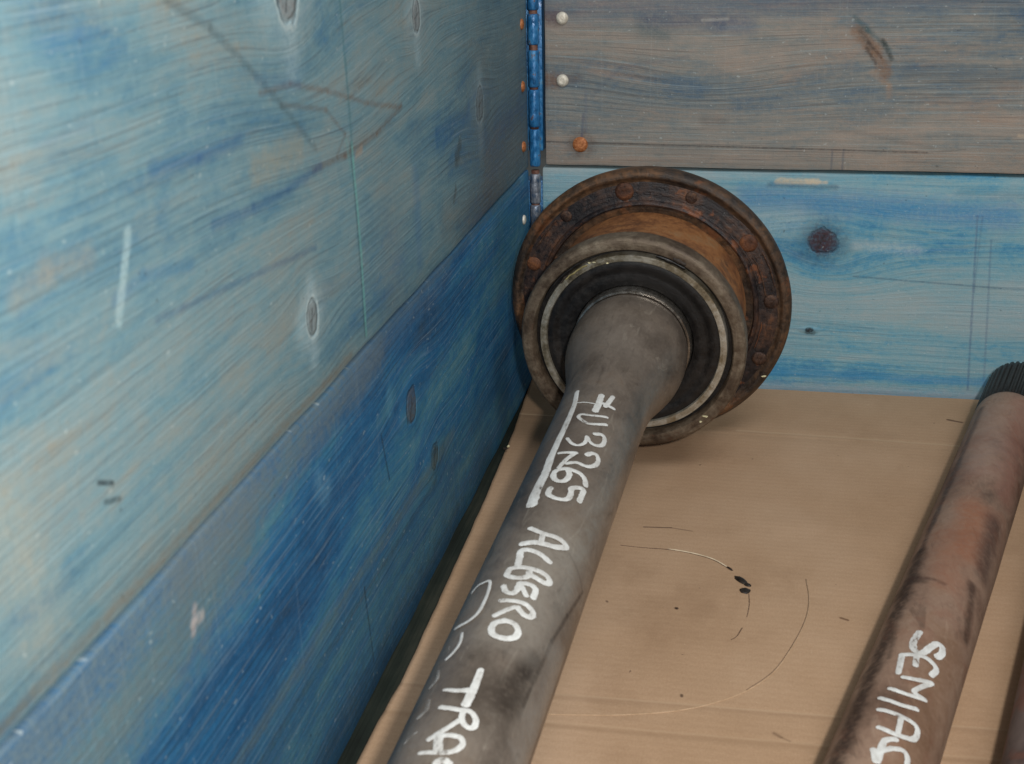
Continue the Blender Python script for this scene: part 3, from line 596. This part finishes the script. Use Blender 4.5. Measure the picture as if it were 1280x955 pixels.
def grime(name, r, d0, d1, s, wd, mat, parent, seed):
    """an uneven lump of grime lying along an arc of the hub"""
    P = []; n = 14
    for i in range(n+1):
        d = d0+(d1-d0)*i/n; P.append(at1(r+.0007*mnoise.noise(Vector((d*.3, seed, 0))), d, s+.0003*mnoise.noise(Vector((seed, d*.4, 2)))))
    vs, fs = [], []; seg = 7
    for i, p in enumerate(P):
        rad = wd*(.55+.6*abs(mnoise.noise(Vector((i*.9, seed, 1)))))*(1 if 0 < i < n else .2)
        a_ = math.radians(d0+(d1-d0)*i/n); rv = F1[2]*math.cos(a_)+F1[3]*math.sin(a_)
        for k in range(seg): t = 2*math.pi*k/seg; vs.append(p+(rv*math.cos(t)+F1[1]*math.sin(t)*.6)*rad)
    for i in range(n):
        for k in range(seg): fs.append((i*seg+k, i*seg+(k+1) % seg, (i+1)*seg+(k+1) % seg, (i+1)*seg+k))
    return mesh_obj(name, vs, fs, mat, parent)
grime('grime', .0728, 28, 58, .0728, .0016, seal_m, ax1, 1); grime('grime', .0735, 104, 122, .0764, .0014, seal_m, ax1, 5); grime('grime', .0765, 113, 121, .0766, .0022, dark_chip, ax1, 8)
grime('grime', .0702, 40, 50, .0731, .0012, dark_chip, ax1, 7); grime('grime', .0690, 44, 62, .0733, .0010, flat_mat('yellowed_grease', (138, 126, 84), .5), ax1, 9)
grime('grease_ridge', .0885, 130, 165, -.0008, .0011, face_m, ax1, 11); grime('grease_ridge', .0925, 150, 172, -.0010, .0010, bolt2_m, ax1, 13); grime('grease_ridge', .1005, 150, 168, -.0005, .0010, bolt2_m, ax1, 14)
grime('grease_ridge', .0990, 28, 44, -.0008, .0010, bolt2_m, ax1, 16); grime('grease_ridge', .0900, 185, 200, -.0008, .0009, bolt_m, ax1, 18)
for (r0, dg, s0, sz, sd) in ((.0700, 63.7, .0742, .0017, 21), (.0692, 66.5, .0745, .0013, 22), (.0655, 74, .0735, .0010, 23), (.0770, -136, .0742, .0020, 24), (.0785, -132, .0742, .0014, 25), (.1075, -150, .0008, .0018, 26)):
    crumb('metal_chip', at1(r0, dg, s0+(.003 if r0 > .075 and r0 < .09 else 0)), sz, chip_m, {21: 'pale chip stuck on the upper left of the bearing ring', 22: 'small pale chip on the upper left of the bearing ring, right beside a larger chip',
        23: 'tiny pale chip on the black seal near the top left', 24: 'yellowish chip stuck on the lower right of the hub rim', 25: 'small yellowish chip beside a larger chip on the lower right of the hub rim',
        26: 'small pale chip on the lower right rim of the rusty flange'}[sd], 'debris', None, sd)

# ------------------------------------------------------------------ hand lettering, each character a part
INK_A = [(0.00207, 0.00466, 1, [(0.209, 1.116), (0.2313, 1.215), (0.2616, 1.231), (0.2954, 1.222), (0.3147, 1.263), (0.3343, 1.245), (0.3518, 1.283)]), (0.00102, 0.00102, 0.5, [(0.2278, 1.206), (0.2283, 1.413), (0.2298, 1.669)]), (0.00267, 0.00308, 0.8, [(0.217, 1.733), (0.2281, 1.746), (0.2386, 1.736)]), (0.00204, 0.00204, 0.8, [(0.2261, 1.732), (0.2273, 1.903), (0.2276, 2.077)]), (0.00206, 0.00227, 0.8, [(0.2143, 1.972), (0.2219, 1.941), (0.2296, 1.9)]), (0.0016, 0.0018, 0.9, [(0.2411, 2.018), (0.2451, 1.704), (0.2449, 1.478), (0.249, 1.455), (0.2556, 1.673), (0.2539, 1.87), (0.2497, 2.06)]), (0.00154, 0.00174, 0.9, [(0.2764, 1.41), (0.2824, 1.545), (0.284, 1.673), (0.2812, 1.769), (0.2767, 1.804), (0.2719, 1.788)]), (0.00174, 0.00213, 0.95, [(0.2719, 1.788), (0.2766, 1.89), (0.2778, 2.005), (0.2744, 2.129), (0.2686, 2.155), (0.2646, 2.124), (0.2633, 2.046), (0.2659, 1.919)]), (0.00189, 0.00208, 0.9, [(0.2946, 1.387), (0.2932, 1.706)]), (0.00189, 0.00189, 0.9, [(0.2932, 1.706), (0.3025, 1.579), (0.3121, 1.506)]), (0.00187, 0.00224, 0.9, [(0.3063, 1.624), (0.3032, 1.779), (0.3033, 1.982), (0.3003, 2.103), (0.2952, 2.176), (0.2904, 2.177), (0.2868, 2.11), (0.2875, 2.005), (0.2914, 1.928)]), (0.00239, 0.00239, 1, [(0.3215, 2.124), (0.3162, 2.064), (0.3135, 1.956), (0.3124, 1.814), (0.3125, 1.621), (0.3153, 1.482), (0.3204, 1.457), (0.3256, 1.537), (0.3266, 1.664), (0.3229, 1.747), (0.3174, 1.754), (0.314, 1.703)]), (0.00235, 0.00235, 1, [(0.335, 1.516), (0.3414, 1.523), (0.3447, 1.678), (0.3442, 1.831), (0.3413, 1.911), (0.3364, 1.925), (0.3303, 1.91), (0.3264, 2.109), (0.3329, 2.126), (0.339, 2.123)]), (0.00241, 0.00293, 1, [(0.3772, 1.478), (0.3803, 1.741), (0.3798, 2.046), (0.3826, 2.2), (0.3874, 2.046), (0.3892, 1.814), (0.3899, 1.629), (0.3922, 1.457)]), (0.00206, 0.00206, 1, [(0.3819, 1.739), (0.3892, 1.761)]), (0.00251, 0.00251, 1, [(0.4013, 2.022), (0.3988, 1.864), (0.3974, 1.705), (0.3971, 1.558), (0.3986, 1.483), (0.4047, 1.507), (0.4111, 1.534)]), (0.00231, 0.00247, 1, [(0.4149, 1.424), (0.4129, 1.607), (0.4124, 1.831), (0.4124, 2.01), (0.415, 2.154), (0.4182, 2.124), (0.4188, 2.005), (0.4175, 1.817)]), (0.00231, 0.00231, 1, [(0.4149, 1.424), (0.4205, 1.423), (0.4224, 1.548), (0.4218, 1.683), (0.4193, 1.775), (0.4153, 1.775)]), (0.0021, 0.00227, 1, [(0.4302, 1.455), (0.4339, 1.511), (0.4356, 1.61), (0.4336, 1.689), (0.4267, 1.698)]), (0.00211, 0.00195, 1, [(0.4267, 1.698), (0.4304, 1.786), (0.4343, 1.877)]), (0.00211, 0.00244, 1, [(0.4261, 1.693), (0.425, 1.824), (0.4256, 1.945), (0.4279, 1.995), (0.4332, 1.998)]), (0.00208, 0.00239, 1, [(0.4421, 1.517), (0.441, 1.685), (0.4404, 1.903), (0.4425, 2.052), (0.4452, 2.099), (0.4478, 2.057), (0.4481, 1.943), (0.4449, 1.83)]), (0.00191, 0.00207, 1, [(0.4451, 1.776), (0.4503, 1.632), (0.4544, 1.521)]), (0.00235, 0.00235, 1, [(0.4575, 1.698), (0.4597, 1.585), (0.4636, 1.554), (0.4682, 1.61), (0.4697, 1.73), (0.4685, 1.88), (0.465, 1.971), (0.4607, 1.973), (0.4572, 1.858), (0.4571, 1.694)]), (0.00081, 0.00179, 0.9, [(0.4269, 0.769), (0.4234, 0.864), (0.4233, 0.993), (0.4241, 1.137), (0.4332, 1.209), (0.4427, 1.223), (0.4515, 1.197), (0.4568, 1.054), (0.4573, 0.809)]), (0.00109, 0.00155, 0.8, [(0.4655, 1.045), (0.473, 1.103), (0.4796, 1.059), (0.4834, 0.962)]), (0.00062, 0.00062, 0.5, [(0.4729, 0.875), (0.4788, 0.933)]), (0.00207, 0.00304, 1, [(0.4944, 1.668), (0.5025, 1.677), (0.5095, 1.677), (0.5175, 1.664)]), (0.00122, 0.00244, 1, [(0.5088, 1.232), (0.5098, 1.449), (0.5086, 1.645)]), (0.00187, 0.00187, 1, [(0.5209, 1.309), (0.522, 1.575), (0.5214, 1.749), (0.5243, 1.874), (0.5289, 1.905), (0.5308, 1.845), (0.5297, 1.755), (0.5259, 1.682), (0.5221, 1.678)]), (0.00173, 0.00199, 1, [(0.5267, 1.691), (0.5338, 1.542), (0.541, 1.35)]), (0.00168, 0.00194, 1, [(0.5493, 1.309), (0.549, 1.485), (0.5479, 1.669), (0.545, 1.791), (0.5407, 1.846), (0.5379, 1.794), (0.5375, 1.691), (0.5385, 1.525)]), (0.00287, 0.00287, 1, [(0.54, 1.479), (0.5477, 1.554)]), (0.00257, 0.00257, 1, [(0.5547, 1.612), (0.5524, 1.674), (0.5531, 1.767)]), (0.0018, 0.00208, 0.3, [(0.4919, 0.904), (0.4983, 0.972), (0.5031, 0.891)]), (0.00243, 0.0027, 0.25, [(0.5138, 1.0), (0.5203, 1.045), (0.5238, 0.95)]), (0.00118, 0.00092, 0.45, [(0.5351, 1.068), (0.5366, 0.963), (0.5399, 0.91)]), (0.00167, 0.00167, 1, [(0.5531, 1.767), (0.5586, 1.697), (0.5626, 1.464)])]
INK_B = [(0.00344, 0.0037, 1, [(0.4625, 1.572), (0.4728, 1.521), (0.4808, 1.599), (0.4813, 1.758), (0.4728, 1.876), (0.4667, 1.973), (0.4668, 2.094), (0.4723, 2.129), (0.4777, 2.061)]), (0.00277, 0.00302, 1, [(0.505, 1.464), (0.4958, 1.436), (0.4876, 1.41)]), (0.00309, 0.00309, 1, [(0.4876, 1.401), (0.485, 1.667), (0.4843, 1.904), (0.488, 2.124), (0.4956, 2.072)]), (0.00283, 0.00283, 1, [(0.4865, 1.688), (0.4946, 1.722)]), (0.00276, 0.00276, 1, [(0.5082, 1.592), (0.5063, 1.831), (0.5017, 2.125)]), (0.00253, 0.00278, 1, [(0.5017, 2.125), (0.5158, 1.868), (0.5176, 2.105)]), (0.00273, 0.00273, 1, [(0.5176, 2.105), (0.5212, 1.762), (0.5201, 1.432)]), (0.00269, 0.00269, 1, [(0.5288, 2.015), (0.5315, 1.709), (0.5294, 1.317)]), (0.00266, 0.0029, 1, [(0.5395, 1.381), (0.5402, 1.735), (0.5407, 2.094), (0.5456, 2.177), (0.5517, 2.117), (0.5553, 1.816), (0.5542, 1.505)]), (0.00242, 0.00242, 1, [(0.5403, 1.803), (0.5532, 1.843)]), (0.00302, 0.00302, 1, [(0.5718, 1.549), (0.58, 1.682), (0.5637, 1.669), (0.5586, 1.844)]), (0.00279, 0.00279, 1, [(0.5709, 1.688), (0.5658, 1.86), (0.5633, 2.072), (0.5686, 2.175), (0.5779, 2.162), (0.5846, 1.982)])]

def cyl_surf(F, R):
    return lambda s, q, h: F[0]+F[1]*s+(F[2]*math.cos(q/R)+F[3]*math.sin(q/R))*(R+h)
def letters(ink, groups, F, R, parent):
    sf = cyl_surf(F, R)
    for gi, (nm, ids, lab) in enumerate(groups):
        vs, fs = [], []
        for k in ids:
            w0, w1, a, P = ink[k]; wk = (1.42 if R > .027 else 1.08) if a > .5 else 1.0; ribbon([(s, t*R) for s, t in P], w0*wk, w1*wk, sf, .00042+.00006*(k % 5), vs, fs, .22, k)
        o = mesh_obj(nm, vs, fs, ink_m if ink[ids[0]][2] > .5 else ink_faint, parent)
        if lab: o['label'] = lab
letters(INK_A, [('painted_underline', [0, 1], 'long white painted line'), ('painted_mark', [2, 3, 4], None), ('painted_letter', [5], 'white letter V'), ('painted_digit', [6, 7], 'white digit 3'), ('painted_digit', [8, 9, 10], 'white digit 2'),
    ('painted_digit', [11], 'white digit 6'), ('painted_digit', [12], 'white digit 5'), ('painted_letter', [13, 14], 'white letter A'), ('painted_letter', [15], 'white letter L'), ('painted_letter', [16, 17], 'white letter B'),
    ('painted_letter', [18, 19, 20], 'white letter E'), ('painted_letter', [21, 22], 'white letter R'), ('painted_letter', [23], 'white letter O'), ('painted_mark', [24], None), ('painted_mark', [25], None), ('painted_mark', [26], None),
    ('painted_letter', [27, 28], 'white letter T'), ('painted_letter', [29, 30], 'white letter R'), ('painted_letter', [31, 32], 'white letter A'), ('painted_letter', [33, 37], 'white letter cut by the photo edge'), ('faint_smear', [34], None), ('faint_smear', [35], None), ('faint_smear', [36], None)], F1, .0289, ax1)

# ------------------------------------------------------------------ splined half shaft and its neighbour
def half_shaft(label, F, R, mat, L, spl):
    C, D = F[0], F[1]
    t = thing('half_shaft', label, 'axle shaft', (C.x, C.y, 0), 'reddish half shafts lying on the cardboard')
    seg = 34*6
    lathe('spline', F, [(0, .012), (.0005, R*.66), (.003, R*.82), (.007, R*.93), (.012, R*.985), (.03, R*.99), (.060, R*.99), (.078, R*.99), (.084, R*.93)], spline_m, t, seg, 0, 0, teeth=(3, 7, .0007, 68), cap=(True, False))
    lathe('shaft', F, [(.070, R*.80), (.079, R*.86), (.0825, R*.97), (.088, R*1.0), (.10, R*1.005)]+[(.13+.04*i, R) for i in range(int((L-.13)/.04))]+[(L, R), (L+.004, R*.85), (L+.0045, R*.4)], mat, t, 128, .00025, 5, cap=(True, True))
    return t
R2 = .0249
F2 = (Vector((0.4196, -.03, R2+.0042)), F2[1], F2[2], F2[3]); 
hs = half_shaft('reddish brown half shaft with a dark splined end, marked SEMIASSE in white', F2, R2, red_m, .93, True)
letters(INK_B, [('painted_letter', [0], 'white letter S'), ('painted_letter', [1, 2, 3], 'white letter E'), ('painted_letter', [4, 5, 6], 'white letter M'), ('painted_letter', [7], 'white letter I'), ('painted_letter', [8, 9], 'white letter A'), ('painted_letter', [10, 11], 'white letter S')], F2, R2, hs)
F3 = (Vector((0.4980, -.03, .028+.0042)), F3[1], F3[2], F3[3])
half_shaft('reddish grey half shaft at the right edge of the photo, with no lettering', F3, .028, red2_m, .93, True)
